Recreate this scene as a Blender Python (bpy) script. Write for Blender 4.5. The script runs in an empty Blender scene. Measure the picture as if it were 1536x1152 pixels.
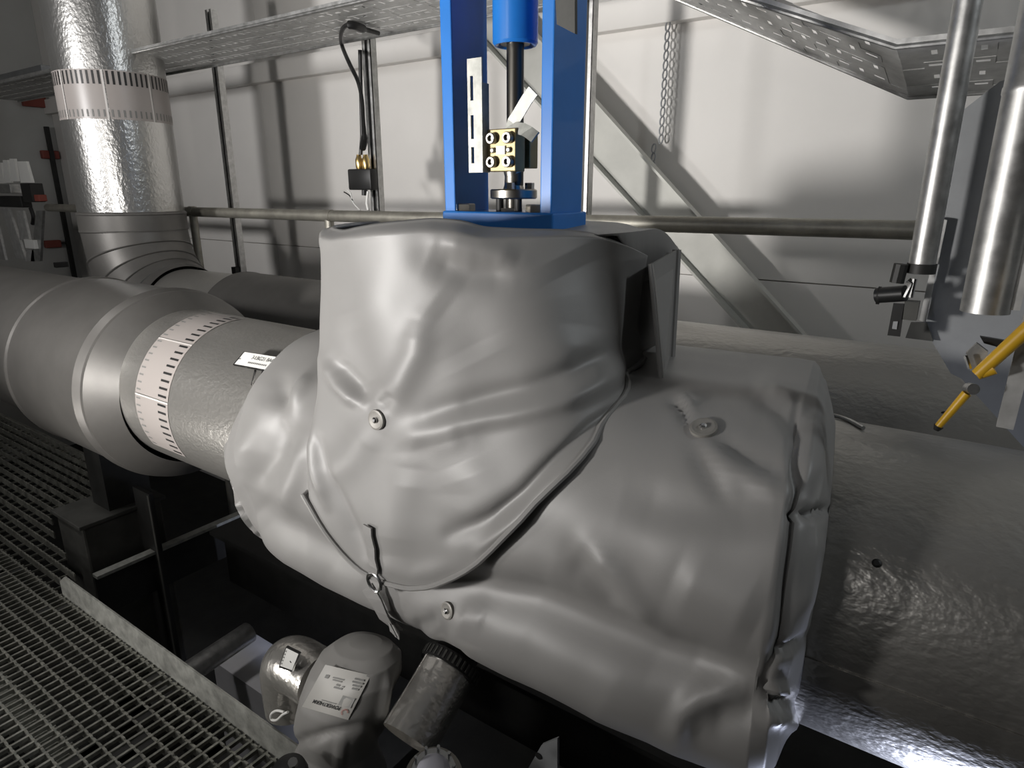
import bpy, bmesh, math, random
import numpy as np
from mathutils import Vector, Matrix, noise as mnoise

random.seed(4)
C = bpy.context.scene.collection
PI = math.pi

# ------------------------------------------------------------------ camera
F = 980.0
PITCH = math.atan(291 / 980.0)
YAW = math.radians(90 - 55.2)
EYE = np.array([0.0, 0.0, 1.6])
cam_d = bpy.data.cameras.new('camera')
cam_d.sensor_width = 36.0
cam_d.lens = F / 1536 * 36.0
cam_d.clip_start = 0.05
cam = bpy.data.objects.new('camera', cam_d)
C.objects.link(cam)
cam.location = EYE
cam.rotation_euler = (PI / 2 - PITCH, 0, YAW)
bpy.context.scene.camera = cam

# ------------------------------------------------------------------ world, lamps, exposure
sc = bpy.context.scene
w = bpy.data.worlds.new('world')
sc.world = w
w.use_nodes = True
w.node_tree.nodes['Background'].inputs[0].default_value = (0.9, 0.95, 1.0, 1)
w.node_tree.nodes['Background'].inputs[1].default_value = 0.03
sc.view_settings.view_transform = 'Standard'
sc.view_settings.look = 'None'
sc.view_settings.gamma = 1.0
sc.view_settings.use_curve_mapping = False
sc.view_settings.exposure = -0.1


def area(name, loc, target, size, power, col, sy=None):
    d = bpy.data.lights.new(name, 'AREA')
    d.shape = 'RECTANGLE' if sy else 'DISK'
    d.size = size
    if sy:
        d.size_y = sy
    d.energy = power
    d.color = col
    o = bpy.data.objects.new(name, d)
    C.objects.link(o)
    o.location = loc
    v = Vector(target) - Vector(loc)
    o.rotation_euler = v.to_track_quat('-Z', 'Y').to_euler()
    return o


area('work_lamp', (-2.0, -1.2, 1.35), (-1.5, 3.4, 2.7), 0.3, 42, (1.0, 0.97, 0.94)).data.spread = math.radians(98)
area('left_lamp', (-4.1, -1.4, 2.2), (-4.3, 3.4, 2.7), 0.4, 29, (1.0, 0.98, 0.97)).data.spread = math.radians(105)
area('aisle_lamp', (2.6, 1.5, 3.6), (-3.0, 2.3, 1.2), 0.4, 30, (0.92, 0.97, 1.0))
area('front_fill', (-1.4, -2.6, 2.6), (-1.0, 1.3, 1.0), 0.9, 12, (1.0, 0.97, 0.95), 0.9)  # soft fill added behind the camera to even out the cover, no real fitting
area('lower_level_lamp', (0.28, 1.32, -0.55), (0.32, 1.25, 0.6), 0.22, 4.2, (0.72, 0.78, 1.0)).data.spread = math.radians(75)
area('grating_fill', (-3.0, -0.5, 4.1), (-3.0, -0.1, 0.0), 0.6, 10, (1.0, 0.97, 0.95)).data.spread = math.radians(60)  # added fill that brightens the grating, no such source known
area('low_lamp', (-2.9, -0.5, 0.3), (-1.6, 1.3, 0.75), 0.14, 5.5, (1.0, 0.96, 0.92)).data.spread = math.radians(110)
area('pit_lamp', (-2.0, 1.75, -0.1), (-2.65, 1.4, -0.6), 0.12, 2.4, (0.72, 0.78, 1.0))

# ------------------------------------------------------------------ pixel helpers (design aids: where a thing stands in the room)
_h = np.array([-math.cos(math.radians(55.2)), math.sin(math.radians(55.2)), 0])
_fw = _h * math.cos(PITCH) + np.array([0, 0, -math.sin(PITCH)])
_rt = np.array([_h[1], -_h[0], 0])
_up = np.cross(_rt, _fw)


def ray(x, y):
    return _fw + _rt * (x - 768) / F - _up * (y - 576) / F


def at(x, y, Y, axis=1):
    d = ray(x, y)
    return Vector(EYE + d * ((Y - EYE[axis]) / d[axis]))


def px(P):
    P = np.asarray(P) - EYE
    z = P @ _fw
    return np.stack([768 + F * (P @ _rt) / z, 576 - F * (P @ _up) / z], -1)


# ------------------------------------------------------------------ materials
def new_mat(name):
    m = bpy.data.materials.new(name)
    m.use_nodes = True
    return m, m.node_tree, m.node_tree.nodes['Principled BSDF']


def mat(name, col, rough=0.5, metal=0.0, var=0.0, vscale=6.0, bump=0.0, bscale=60.0, bdist=0.004,
        stretch=(1, 1, 1), spec=0.5, rvar=0.0, col2=None, coat=0.0):
    m, nt, b = new_mat(name)
    b.inputs['Base Color'].default_value = (*col, 1)
    b.inputs['Roughness'].default_value = rough
    b.inputs['Metallic'].default_value = metal
    b.inputs['Specular IOR Level'].default_value = spec
    b.inputs['Coat Weight'].default_value = coat
    tc = nt.nodes.new('ShaderNodeTexCoord')
    if var or col2:
        n = nt.nodes.new('ShaderNodeTexNoise')
        n.inputs['Scale'].default_value = vscale
        n.inputs['Detail'].default_value = 6
        n.inputs['Roughness'].default_value = 0.62
        nt.links.new(tc.outputs['Object'], n.inputs['Vector'])
        r = nt.nodes.new('ShaderNodeValToRGB')
        r.color_ramp.elements[0].position = 0.33
        r.color_ramp.elements[1].position = 0.67
        c2 = col2 or tuple(min(1, c * (1 + var)) for c in col)
        c1 = col if col2 else tuple(c * (1 - var) for c in col)
        r.color_ramp.elements[0].color = (*c1, 1)
        r.color_ramp.elements[1].color = (*c2, 1)
        nt.links.new(n.outputs['Fac'], r.inputs['Fac'])
        nt.links.new(r.outputs['Color'], b.inputs['Base Color'])
        if rvar:
            mp = nt.nodes.new('ShaderNodeMapRange')
            mp.inputs['To Min'].default_value = max(0.03, rough - rvar)
            mp.inputs['To Max'].default_value = rough + rvar
            nt.links.new(n.outputs['Fac'], mp.inputs['Value'])
            nt.links.new(mp.outputs['Result'], b.inputs['Roughness'])
    if bump:
        mp = nt.nodes.new('ShaderNodeMapping')
        mp.inputs['Scale'].default_value = stretch
        n2 = nt.nodes.new('ShaderNodeTexNoise')
        n2.inputs['Scale'].default_value = bscale
        n2.inputs['Detail'].default_value = 2
        nt.links.new(tc.outputs['Object'], mp.inputs['Vector'])
        nt.links.new(mp.outputs['Vector'], n2.inputs['Vector'])
        bp = nt.nodes.new('ShaderNodeBump')
        bp.inputs['Strength'].default_value = bump
        bp.inputs['Distance'].default_value = bdist
        nt.links.new(n2.outputs['Fac'], bp.inputs['Height'])
        nt.links.new(bp.outputs['Normal'], b.inputs['Normal'])
    return m


M = {}
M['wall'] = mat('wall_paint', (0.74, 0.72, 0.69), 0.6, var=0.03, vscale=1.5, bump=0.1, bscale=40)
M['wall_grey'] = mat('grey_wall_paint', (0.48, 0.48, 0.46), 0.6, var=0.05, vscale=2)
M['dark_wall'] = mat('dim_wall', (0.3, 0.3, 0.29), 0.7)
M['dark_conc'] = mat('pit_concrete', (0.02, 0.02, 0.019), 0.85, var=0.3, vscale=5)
M['pale_conc'] = mat('lower_floor_paint', (0.5, 0.5, 0.52), 0.6, var=0.1, vscale=3)
M['stucco'] = mat('stucco_aluminium', (0.44, 0.428, 0.403), 0.33, 0.74, var=0.06, vscale=3, bump=0.45, bscale=75, bdist=0.004, stretch=(0.7, 1, 1))
M['stucco_v'] = mat('stucco_aluminium_riser', (0.52, 0.515, 0.50), 0.3, 0.9, var=0.05, vscale=3, bump=0.5, bscale=60, bdist=0.005, stretch=(1, 1, 0.7))
M['clad'] = mat('smooth_cladding', (0.155, 0.149, 0.14), 0.46, 0.45, var=0.1, vscale=5, bump=0.06, bscale=30)
M['fabric'] = mat('silver_coated_cloth', (0.25, 0.245, 0.238), 0.46, 0.0, var=0.03, vscale=5, bump=0.12, bscale=500, bdist=0.001, spec=0.55)
M['fabric_d'] = mat('silver_cloth_inner', (0.2, 0.195, 0.19), 0.7)
M['jacket'] = mat('grey_jacket_cloth', (0.23, 0.225, 0.215), 0.5, bump=0.1, bscale=400, bdist=0.001)
M['galv'] = mat('galvanised_steel', (0.5, 0.5, 0.49), 0.4, 0.9, var=0.2, vscale=30, rvar=0.12)
M['galv_dull'] = mat('dull_galvanised', (0.42, 0.425, 0.395), 0.55, 0.6, var=0.25, vscale=25, rvar=0.1)
M['tray'] = mat('tray_galvanised', (0.52, 0.52, 0.51), 0.45, 0.45, var=0.15, vscale=25, rvar=0.1)
M['grate'] = mat('grating_steel', (0.27, 0.27, 0.24), 0.5, 0.7, var=0.35, vscale=20, rvar=0.15)
M['chrome'] = mat('bright_steel', (0.7, 0.7, 0.7), 0.2, 1.0)
M['foil'] = mat('crumpled_foil', (0.74, 0.72, 0.68), 0.25, 0.85, bump=0.5, bscale=40, bdist=0.006)
M['blue'] = mat('blue_enamel', (0.016, 0.17, 0.55), 0.38, 0.0, var=0.06, vscale=8, coat=0.2)
M['brass'] = mat('yellow_zinc', (0.34, 0.28, 0.15), 0.42, 0.7, var=0.12, vscale=25)
M['gold'] = mat('gold_connector', (0.8, 0.58, 0.25), 0.3, 1.0)
M['stem'] = mat('oiled_stem_steel', (0.09, 0.085, 0.075), 0.35, 0.8)
M['steel'] = mat('machined_steel', (0.42, 0.40, 0.36), 0.32, 1.0, var=0.1, vscale=30)
M['black'] = mat('black_plastic', (0.012, 0.012, 0.012), 0.4)
M['dark_steel'] = mat('dark_primer_steel', (0.018, 0.018, 0.017), 0.55, 0.1, var=0.3, vscale=12)
M['support'] = mat('support_steel', (0.06, 0.06, 0.055), 0.6, 0.1, var=0.25, vscale=9)
M['white'] = mat('white_label', (0.78, 0.78, 0.75), 0.5)
M['paper'] = mat('grey_label_paper', (0.5, 0.49, 0.46), 0.5, var=0.05)
M['pale_ink'] = mat('pale_print', (0.22, 0.22, 0.21), 0.6)
M['red_ink'] = mat('faded_red_print', (0.5, 0.28, 0.25), 0.6)
M['band'] = mat('beige_marker_tape', (0.40, 0.365, 0.345), 0.35)
M['band_line'] = mat('pale_tape_joint', (0.72, 0.69, 0.66), 0.35)
M['ink'] = mat('black_print', (0.02, 0.02, 0.02), 0.5)
M['yellow'] = mat('yellow_enamel', (0.62, 0.36, 0.02), 0.4, var=0.1, vscale=20)
M['red'] = mat('dull_red', (0.22, 0.05, 0.035), 0.6)
M['button'] = mat('button_steel', (0.25, 0.24, 0.22), 0.5, 0.25, var=0.08, vscale=60)
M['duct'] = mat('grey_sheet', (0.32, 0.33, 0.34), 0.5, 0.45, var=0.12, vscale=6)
M['lav'] = mat('pale_dial_plastic', (0.5, 0.5, 0.56), 0.5)
M['brace'] = mat('brace_paint', (0.42, 0.42, 0.39), 0.5, 0.2, var=0.08, vscale=5)
M['rail'] = mat('rail_galvanised', (0.36, 0.345, 0.30), 0.5, 0.7, var=0.18, vscale=12, rvar=0.1)


# ------------------------------------------------------------------ mesh builders
class MB:
    def __init__(s):
        s.v = []
        s.f = []

    def add(s, vs, fs):
        n = len(s.v)
        s.v += [tuple(v) for v in vs]
        s.f += [tuple(i + n for i in f) for f in fs]
        return s

    def box(s, c, size, R=None, bev=0.0):
        bm = bmesh.new()
        bmesh.ops.create_cube(bm, size=1)
        bmesh.ops.scale(bm, vec=size, verts=bm.verts)
        if bev:
            bmesh.ops.bevel(bm, geom=bm.edges[:], offset=bev, segments=2, affect='EDGES', profile=0.5)
        if R is not None:
            bmesh.ops.rotate(bm, matrix=R, verts=bm.verts)
        bmesh.ops.translate(bm, vec=Vector(c), verts=bm.verts)
        bm.verts.index_update()
        s.add([v.co[:] for v in bm.verts], [[v.index for v in f.verts] for f in bm.faces])
        bm.free()
        return s

    def span(s, a, b, bev=0.0):
        a, b = Vector(a), Vector(b)
        return s.box((a + b) / 2, [abs(q) for q in (b - a)], None, bev)

    def rings(s, rs, closed=True, cap0=False, cap1=False):
        n = len(rs[0])
        vs = [p for r in rs for p in r]
        fs = []
        for i in range(len(rs) - 1):
            for j in range(n if closed else n - 1):
                k = (j + 1) % n
                fs.append((i * n + j, i * n + k, (i + 1) * n + k, (i + 1) * n + j))
        if cap0:
            fs.append(tuple(range(n - 1, -1, -1)))
        if cap1:
            fs.append(tuple((len(rs) - 1) * n + j for j in range(n)))
        return s.add(vs, fs)

    def tube(s, pts, r, n=16, caps=True, flat=None):
        pts = [Vector(p) for p in pts]
        rr = r if isinstance(r, (list, tuple)) else [r] * len(pts)
        rs = []
        prev = None
        for i, p in enumerate(pts):
            t = (pts[min(i + 1, len(pts) - 1)] - pts[max(i - 1, 0)]).normalized()
            if prev is None:
                a = Vector((0, 0, 1)) if abs(t.z) < 0.9 else Vector((1, 0, 0))
                u = t.cross(a).normalized()
            else:
                u = (prev - t * prev.dot(t)).normalized()
            prev = u
            v = t.cross(u)
            rs.append([p + (u * math.cos(2 * PI * j / n) + v * math.sin(2 * PI * j / n) * (flat or 1)) * rr[i] for j in range(n)])
        return s.rings(rs, True, caps, caps)

    def lathe(s, prof, origin, axis, n=48, caps=True, a0=0.0, a1=2 * PI):
        """prof: list of (distance along axis, radius)"""
        t = Vector(axis).normalized()
        a = Vector((0, 0, 1)) if abs(t.z) < 0.9 else Vector((1, 0, 0))
        u = t.cross(a).normalized()
        v = t.cross(u)
        o = Vector(origin)
        full = abs(a1 - a0 - 2 * PI) < 1e-6
        m = n if full else n + 1
        rs = [[o + t * d + (u * math.cos(a0 + (a1 - a0) * j / n) + v * math.sin(a0 + (a1 - a0) * j / n)) * r for j in range(m)] for d, r in prof]
        return s.rings(rs, full, caps, caps)

    def prism(s, poly, d):
        """planar polygon (3D points) thickened by vector d"""
        poly = [Vector(p) for p in poly]
        d = Vector(d)
        n = len(poly)
        vs = poly + [p + d for p in poly]
        fs = [tuple(range(n - 1, -1, -1)), tuple(range(n, 2 * n))]
        fs += [(j, (j + 1) % n, n + (j + 1) % n, n + j) for j in range(n)]
        return s.add(vs, fs)

    def mesh(s, name, m, smooth=False, sharp=35):
        me = bpy.data.meshes.new(name)
        me.from_pydata(s.v, [], s.f)
        bm = bmesh.new()
        bm.from_mesh(me)
        bmesh.ops.recalc_face_normals(bm, faces=bm.faces)
        bm.to_mesh(me)
        bm.free()
        me.materials.append(m)
        if smooth:
            me.shade_smooth()
            me.set_sharp_from_angle(angle=math.radians(sharp))
        return me

    def build(s, name, m, parent=None, smooth=False, sharp=35):
        o = bpy.data.objects.new(name, s.mesh(name, m, smooth, sharp))
        C.objects.link(o)
        if parent is not None:
            put(o, parent)
        return o


def wloc(o):
    v = o.location.copy()
    while o.parent is not None:
        o = o.parent
        v += o.location
    return v


def put(o, parent):
    """parent o; its mesh was written in room coordinates, so take the parent's place off again"""
    off = wloc(parent)
    o.parent = parent
    if off.length > 0:
        o.location = o.location - off


def empty(name, loc, label, cat, group=None):
    o = bpy.data.objects.new(name, None)
    C.objects.link(o)
    o.location = loc
    o.empty_display_size = 0.1
    return tag(o, label, cat, group)


def smooth_path(pts, n=6):
    out = []
    for i in range(len(pts) - 1):
        p0, p1, p2, p3 = pts[max(i - 1, 0)], pts[i], pts[i + 1], pts[min(i + 2, len(pts) - 1)]
        for k in range(n):
            t = k / n
            out.append(.5 * ((2 * p1) + (p2 - p0) * t + (2 * p0 - 5 * p1 + 4 * p2 - p3) * t * t + (3 * p1 - p0 - 3 * p2 + p3) * t ** 3))
    out.append(pts[-1])
    return out


def tag(o, label=None, cat=None, group=None, kind=None):
    if label:
        o['label'] = label
    if cat:
        o['category'] = cat
    if group:
        o['group'] = group
    if kind:
        o['kind'] = kind
    return o


def struct(name, mb, m, parent=None, **k):
    o = mb.build(name, m, parent, **k)
    if parent is None:
        o['kind'] = 'structure'
    return o


def ss(a, b, x):
    t = np.clip((x - a) / (b - a), 0, 1)
    return t * t * (3 - 2 * t)


def arc(a0, a1, n):
    return [a0 + (a1 - a0) * i / n for i in range(n + 1)]


# ------------------------------------------------------------------ the room shell
WY, LX = 3.4, -8.42
back = struct('wall_back', MB().span((LX - .1, WY + .03, -1.3), (4.2, WY + .15, 4.3)), M['wall'])
# wall panels with recessed joints
zs = [-1.3, 1.17, 2.62, 4.3]
xs = [-8.42, -4.72, 0.9, 4.2]
for i in range(len(xs) - 1):
    for j in range(len(zs) - 1):
        if True:
            p = MB().span((xs[i] + .0015, WY, zs[j] + .003), (xs[i + 1] - .0015, WY + .03, zs[j + 1] - .003)).build('panel', M['wall'], back)
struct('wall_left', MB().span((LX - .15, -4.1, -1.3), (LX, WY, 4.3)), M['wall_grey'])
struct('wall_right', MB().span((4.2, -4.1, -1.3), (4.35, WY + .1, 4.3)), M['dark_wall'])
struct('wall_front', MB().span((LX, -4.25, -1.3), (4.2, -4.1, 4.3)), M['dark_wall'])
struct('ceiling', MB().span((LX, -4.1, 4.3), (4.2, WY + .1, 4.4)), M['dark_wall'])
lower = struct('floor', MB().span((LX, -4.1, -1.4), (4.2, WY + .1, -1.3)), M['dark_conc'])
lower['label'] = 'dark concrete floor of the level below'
# grey wall duct along the back wall
tr = struct('trim_1', MB().span((LX, WY - .07, 2.38), (4.2, WY, 2.52), .006), M['wall'])

# ------------------------------------------------------------------ grating floor
PX_, PY_ = 0.0385, 0.053
gr = struct('floor', MB().span((-7.1, -2.5, -.20), (-.7, -2.4, -.045)).span((-7.1, .5, -.20), (-.7, .56, -.05)).span((-7.1, 1.58, -.20), (-4.2, 1.66, -.045)), M['grate'])
gr['label'] = 'walkway of steel bar grating with serrated bars'


def serrated(L):
    """a bearing bar of length L along +X, its top edge notched"""
    n = int(L / 0.03)
    top = []
    for i in range(n):
        x = i * 0.03
        top += [(x, 0.0), (x + .018, 0.0), (x + .021, -.005), (x + .027, -.005)]
    top.append((L, 0.0))
    b = MB()
    vs = []
    for (x, z) in top:
        vs += [(x, -.003, z), (x, .003, z), (x, -.003, -.035), (x, .003, -.035)]
    fs = []
    for i in range(len(top) - 1):
        a, c = 4 * i, 4 * i + 4
        fs += [(a, a + 1, c + 1, c), (a, c, c + 2, a + 2), (a + 1, a + 3, c + 3, c + 1), (a + 2, c + 2, c + 3, a + 3)]
    e = 4 * (len(top) - 1)
    fs += [(0, 2, 3, 1), (e, e + 1, e + 3, e + 2)]
    return b.add(vs, fs)


long_me = serrated(5.95).mesh('bearing_bar', M['grate'])
y = 0.862 - .010
k = 0
while y > -0.7:
    o = bpy.data.objects.new('bearing_bar', long_me)
    C.objects.link(o)
    o.location = (-7.0, y, 0)
    put(o, gr)
    y -= PY_
ends = [-2.78, -2.98, -3.2, -3.46, -3.62, -3.73, -3.74, -3.71, -3.70, -3.74, -3.85, -3.88, -3.87, -3.87]
for i, xe in enumerate(ends):
    yy = 0.852 + PY_ * (i + 1)
    o = serrated(xe + 7.0).build('bearing_bar', M['grate'])
    o.location = (-7.0, yy, 0)
    put(o, gr)
cross_me = MB().span((-.0042, -.7, -.016), (.0042, .862, -.003)).mesh('cross_bar', M['grate'])
x = -1.06
while x > -7.0:
    o = bpy.data.objects.new('cross_bar', cross_me)
    C.objects.link(o)
    o.location = (x, 0, 0)
    put(o, gr)
    x -= PX_
x = -2.9
k = 0
while x > -7.0:
    # rear field: only as deep as the cut-out leaves it
    ny = sum(1 for e in ends if e > x)
    if ny:
        MB().span((x - .002, .862, -.035), (x + .002, .852 + PY_ * ny, -.026)).build('cross_bar', M['grate'], gr)
    x -= PX_ * 2
# trodden dirt filling some cells of the grating
dirt = MB()
for i in range(260):
    cx = -1.07 - PX_ * random.choice([random.randint(5, 60), random.randint(14, 34)])
    cy = .852 - PY_ * random.randint(0, 9)
    d = 0
    q = mnoise.noise(Vector((cx * 3.1, cy * 5.0, 2.2)))
    if q > .12:
        dirt.box((cx + PX_ / 2, cy - PY_ / 2, -.012), (PX_ - .004, PY_ - .005, .006))
do = dirt.build('dirt', M['dark_steel'], gr)
do['kind'] = 'stuff'
# kick plate
kp = MB()
kp.prism([(-2.86, .862, -.04), (-.8, .862, -.04), (-.8, .862, .103), (-2.80, .862, .103), (-2.86, .862, .06)], (0, .006, 0))
kp.build('kick_plate', M['galv_dull'], gr)

# ------------------------------------------------------------------ front pipe
AY, AZ = 1.31, 0.873
fp = empty('insulated_pipe', (-3, AY, 0), 'fat aluminium-clad pipe passing left to right through the grey valve cover', 'pipe')
AX = (1, 0, 0)
MB().lathe([(0, .345), (2.9, .345), (2.9, .30)], (-6.1, AY, AZ - .01), AX, 96, False).build('cladding', M['clad'], fp, True)
MB().lathe([(0, .30), (0, .372), (.008, .379), (.02, .379), (.03, .373), (.62, .373), (.635, .381), (.65, .373), (.665, .381), (.68, .373), (.70, .373), (.79, .292)],
           (-3.2, AY, AZ - .02), AX, 128, False).build('sleeve', M['clad'], fp, True, 25)
MB().lathe([(0, .289), (.85, .289)], (-2.44, AY, AZ), AX, 128, False).build('cladding', M['stucco'], fp, True)
MB().lathe([(0, .298), (3.9, .298)], (-.5, AY, AZ), AX, 160, False).build('cladding', M['stucco'], fp, True)
# long lap seam on the right hand section
a = math.radians(-2)
MB().prism([(-.5, AY - .2985 * math.cos(t), AZ + .2985 * math.sin(t)) for t in (a, a + .02)] +
           [(3.4, AY - .2985 * math.cos(t), AZ + .2985 * math.sin(t)) for t in (a + .02, a)], (0, -.003, 0)).build('lap_seam', M['stucco'], fp)


def on_cyl(p, r, cy=AY, cz=AZ):
    """point of the pipe of radius r about (cy, cz) seen at pixel p, and its outward normal"""
    d = ray(*p)
    oy, oz = EYE[1] - cy, EYE[2] - cz
    A = d[1] ** 2 + d[2] ** 2
    B = 2 * (oy * d[1] + oz * d[2])
    Q = oy * oy + oz * oz - r * r
    D = B * B - 4 * A * Q
    t = (-B - math.sqrt(max(D, 0))) / (2 * A)
    P = Vector(EYE + d * t)
    n = Vector((0, P.y - cy, P.z - cz)).normalized()
    return P, n


for p in ((1315, 845), (1236, 598), (1418, 621)):
    P, n = on_cyl(p, .298) if p[1] > 620 else on_cyl(p, .30, 2.1, .87)
    MB().lathe([(0, .007), (.003, .007), (.005, .004)], P, n, 12).build('rivet', M['dark_steel'], fp)


def marker_band(parent, x0, x1, r, t0, t1, nseg, ticks_right=True):
    """printed flow tape round a horizontal pipe: tape sheets, joints, ticks"""
    def P(x, t, rr):
        return (x, AY - rr * math.cos(t), AZ + rr * math.sin(t))
    step = (t1 - t0) / nseg
    for s in range(nseg):
        a0, a1 = t0 + s * step, t0 + (s + 1) * step
        tt = arc(a0 + .006, a1 - .006, 10)
        tp = MB().rings([[P(x0, t, r + .0015) for t in tt], [P(x1, t, r + .0015) for t in tt]], False).build('marker_tape', M['band'], parent, True)
        MB().rings([[P(x0, t, r + .002) for t in (a1 - .022, a1 - .004)], [P(x1, t, r + .002) for t in (a1 - .022, a1 - .004)]], False).build('tape_edge', M['band_line'], tp)
        b = MB()
        nt = 8
        for i in range(nt):
            c = a0 + (a1 - a0) * (i + .6) / (nt + .2)
            hw = .013
            b.rings([[P(x, t, r + .0022) for t in (c - hw, c + hw)] for x in (x1 - .062, x1 - .012)], False)
        b.build('printed_tick', M['ink'], tp)['kind'] = 'stuff'
        b = MB()
        for i in range(nt):
            c = a0 + (a1 - a0) * (i + .6) / (nt + .2)
            hw = .010
            b.rings([[P(x, t, r + .0022) for t in (c - hw, c + hw)] for x in (x0 + .008, x0 + .035)], False)
        b.build('printed_mark', M['pale_ink'], tp)['kind'] = 'stuff'


marker_band(fp, -2.295, -2.085, .289, math.radians(-30), math.radians(95), 3)

# ------------------------------------------------------------------ rear pipe with riser
BY, BZ, RX = 2.1, 0.87, -4.33
rp = empty('insulated_pipe', (RX, BY, 0), 'shiny riser pipe bending into the rear pipe behind the valve', 'pipe')
VZ = (0, 0, 1)
MB().lathe([(0, .292), (3.0, .292)], (RX, BY, 1.45), VZ, 128, False).build('cladding', M['stucco_v'], rp, True)
MB().lathe([(0, .292), (.0, .3), (.095, .3), (.1, .304), (.11, .3), (.115, .292)], (RX, BY, 1.36), VZ, 96, False).build('cladding', M['clad'], rp, True, 25)
# five-piece lobster-back elbow
RB = .5
cxe, cze = RX + RB, BZ + RB
for g in range(5):
    a0, a1 = PI + g * PI / 10, PI + (g + 1) * PI / 10
    rs = []
    for (aa, rr) in ((a0, .300), (a0 + .02, .303), (a0 + .035, .296), (a1, .296)):
        ring = []
        for j in range(72):
            t = 2 * PI * j / 72
            q = RB + rr * math.cos(t)
            ring.append((cxe + q * math.cos(aa), BY + rr * math.sin(t), cze + q * math.sin(aa)))
        rs.append(ring)
    MB().rings(rs).build('elbow_gore', M['clad'], rp, True, 25)
MB().lathe([(0, .28), (.75, .28)], (cxe, BY, BZ), AX, 96, False).build('cladding', M['stucco'], rp, True)
MB().lathe([(0, .28), (0, .305), (.01, .309), (.02, .305), (1.2, .305), (1.2, .298)], (-3.25, BY, BZ - .005), AX, 96, False).build('sleeve', M['clad'], rp, True, 25)
MB().lathe([(0, .303), (6, .303)], (-2.1, BY, BZ), AX, 128, False).build('cladding', M['stucco'], rp, True)


def riser_band(z0, z1, r, a0, a1, nseg):
    def P(t, z, rr):
        return (RX + rr * math.cos(t), BY + rr * math.sin(t), z)
    for s in range(nseg):
        b0, b1 = a0 + (a1 - a0) * s / nseg, a0 + (a1 - a0) * (s + 1) / nseg
        tt = arc(b0 + .01, b1 - .01, 8)
        tp = MB().rings([[P(t, z0, r + .0015) for t in tt], [P(t, z1, r + .0015) for t in tt]], False).build('marker_tape', M['band'], rp, True)
        MB().rings([[P(t, z, r + .002) for t in (b1 - .04, b1 - .006)] for z in (z0, z1)], False).build('tape_edge', M['band_line'], tp)
        b, c2 = MB(), MB()
        for i in range(8):
            c = b0 + (b1 - b0) * (i + .6) / 8.4
            b.rings([[P(t, z, r + .0022) for t in (c - .02, c + .02)] for z in (z1 - .075, z1 - .006)], False)
            c2.rings([[P(t, z, r + .0022) for t in (c - .016, c + .016)] for z in (z0 + .012, z0 + .05)], False)
        b.build('printed_tick', M['ink'], tp)['kind'] = 'stuff'
        c2.build('printed_mark', M['pale_ink'], tp)['kind'] = 'stuff'


riser_band(1.98, 2.235, .292, math.radians(-128), math.radians(62), 4)


# ------------------------------------------------------------------ soft covers: sculpted cloth
def fold_field(pix, folds):
    """sum of ridges (+) and valleys (-) along polylines; pix is N x 2"""
    out = np.zeros(len(pix))
    for pts, wd, amp in folds:
        pts = np.array(pts, float)
        d2 = np.full(len(pix), 1e9)
        fall = np.ones(len(pix))
        L = np.r_[0, np.cumsum(np.hypot(*np.diff(pts, axis=0).T))]
        for i in range(len(pts) - 1):
            a, b = pts[i], pts[i + 1]
            ab = b - a
            t = ((pix - a) @ ab) / (ab @ ab)
            tc = np.clip(t, 0, 1)
            q = a + tc[:, None] * ab
            dd = ((pix - q) ** 2).sum(1)
            s = (L[i] + tc * (L[i + 1] - L[i])) / L[-1]
            fl = np.minimum(1, .35 + 3.2 * np.minimum(s, 1 - s))
            m = dd < d2
            d2[m] = dd[m]
            fall[m] = fl[m]
        out += amp * fall * np.exp(-d2 / (wd * wd))
    return out


def cloth_noise(P, sc_, seed):
    return np.array([mnoise.noise(Vector((p[0] * sc_ + seed, p[1] * sc_, p[2] * sc_))) for p in P])


# --- body cover: a loose box-like sleeve round the valve body
CY, CZ = 1.30, 0.885
# x, half depth, half height up, half height down, exponent
BODY = [(-1.74, .300, .300, .300, 2.0), (-1.735, .322, .325, .325, 2.0), (-1.72, .33, .335, .34, 2.05), (-1.68, .352, .345, .365, 2.2), (-1.60, .395, .352, .385, 2.4), (-1.48, .425, .358, .375, 2.6),
        (-1.25, .44, .36, .36, 2.8), (-.9, .44, .365, .345, 2.8), (-.5, .44, .37, .335, 2.9), (-.25, .44, .372, .335, 3.0), (-.16, .44, .37, .33, 3.0), (-.135, .43, .362, .32, 2.9),
        (-.115, .40, .342, .30, 2.7), (-.108, .37, .325, .295, 2.4), (-.10, .33, .31, .30, 2.1), (-.092, .285, .285, .285, 2.0)]
bx = np.array([b[0] for b in BODY])


def body_par(x):
    return [np.interp(x, bx, [b[i] for b in BODY]) for i in range(1, 5)]


NX, NP = 300, 260
# rings are denser near the two ends
sarc = np.r_[np.linspace(-1.74, -1.68, 24), np.linspace(-1.675, -.19, 230), np.linspace(-.185, -.09, 46)]
ph = np.linspace(0, 2 * PI, NP, endpoint=False)
P = np.zeros((len(sarc), NP, 3))
Nn = np.zeros_like(P)
for i, x in enumerate(sarc):
    a_, bu, bd, n_ = body_par(x)
    c_, s_ = np.cos(ph), np.sin(ph)
    bb = np.where(s_ > 0, bu, bd)
    rr = (np.abs(c_ / a_) ** n_ + np.abs(s_ / bb) ** n_) ** (-1 / n_)
    P[i, :, 0] = x
    P[i, :, 1] = CY - rr * c_
    P[i, :, 2] = CZ + rr * s_
    # left collar leans: its top sits further right
    lean = np.interp(x, [-1.74, -1.45], [1, 0])
    P[i, :, 0] -= np.interp(x, [-.32, -.12], [0, 1]) * .17 * np.clip(P[i, :, 1] - .88, 0, .75)
    P[i, :, 0] += lean * (.03 + .28 * np.clip(s_, 0, 1) + .015 * np.sin(3 * ph))
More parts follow.
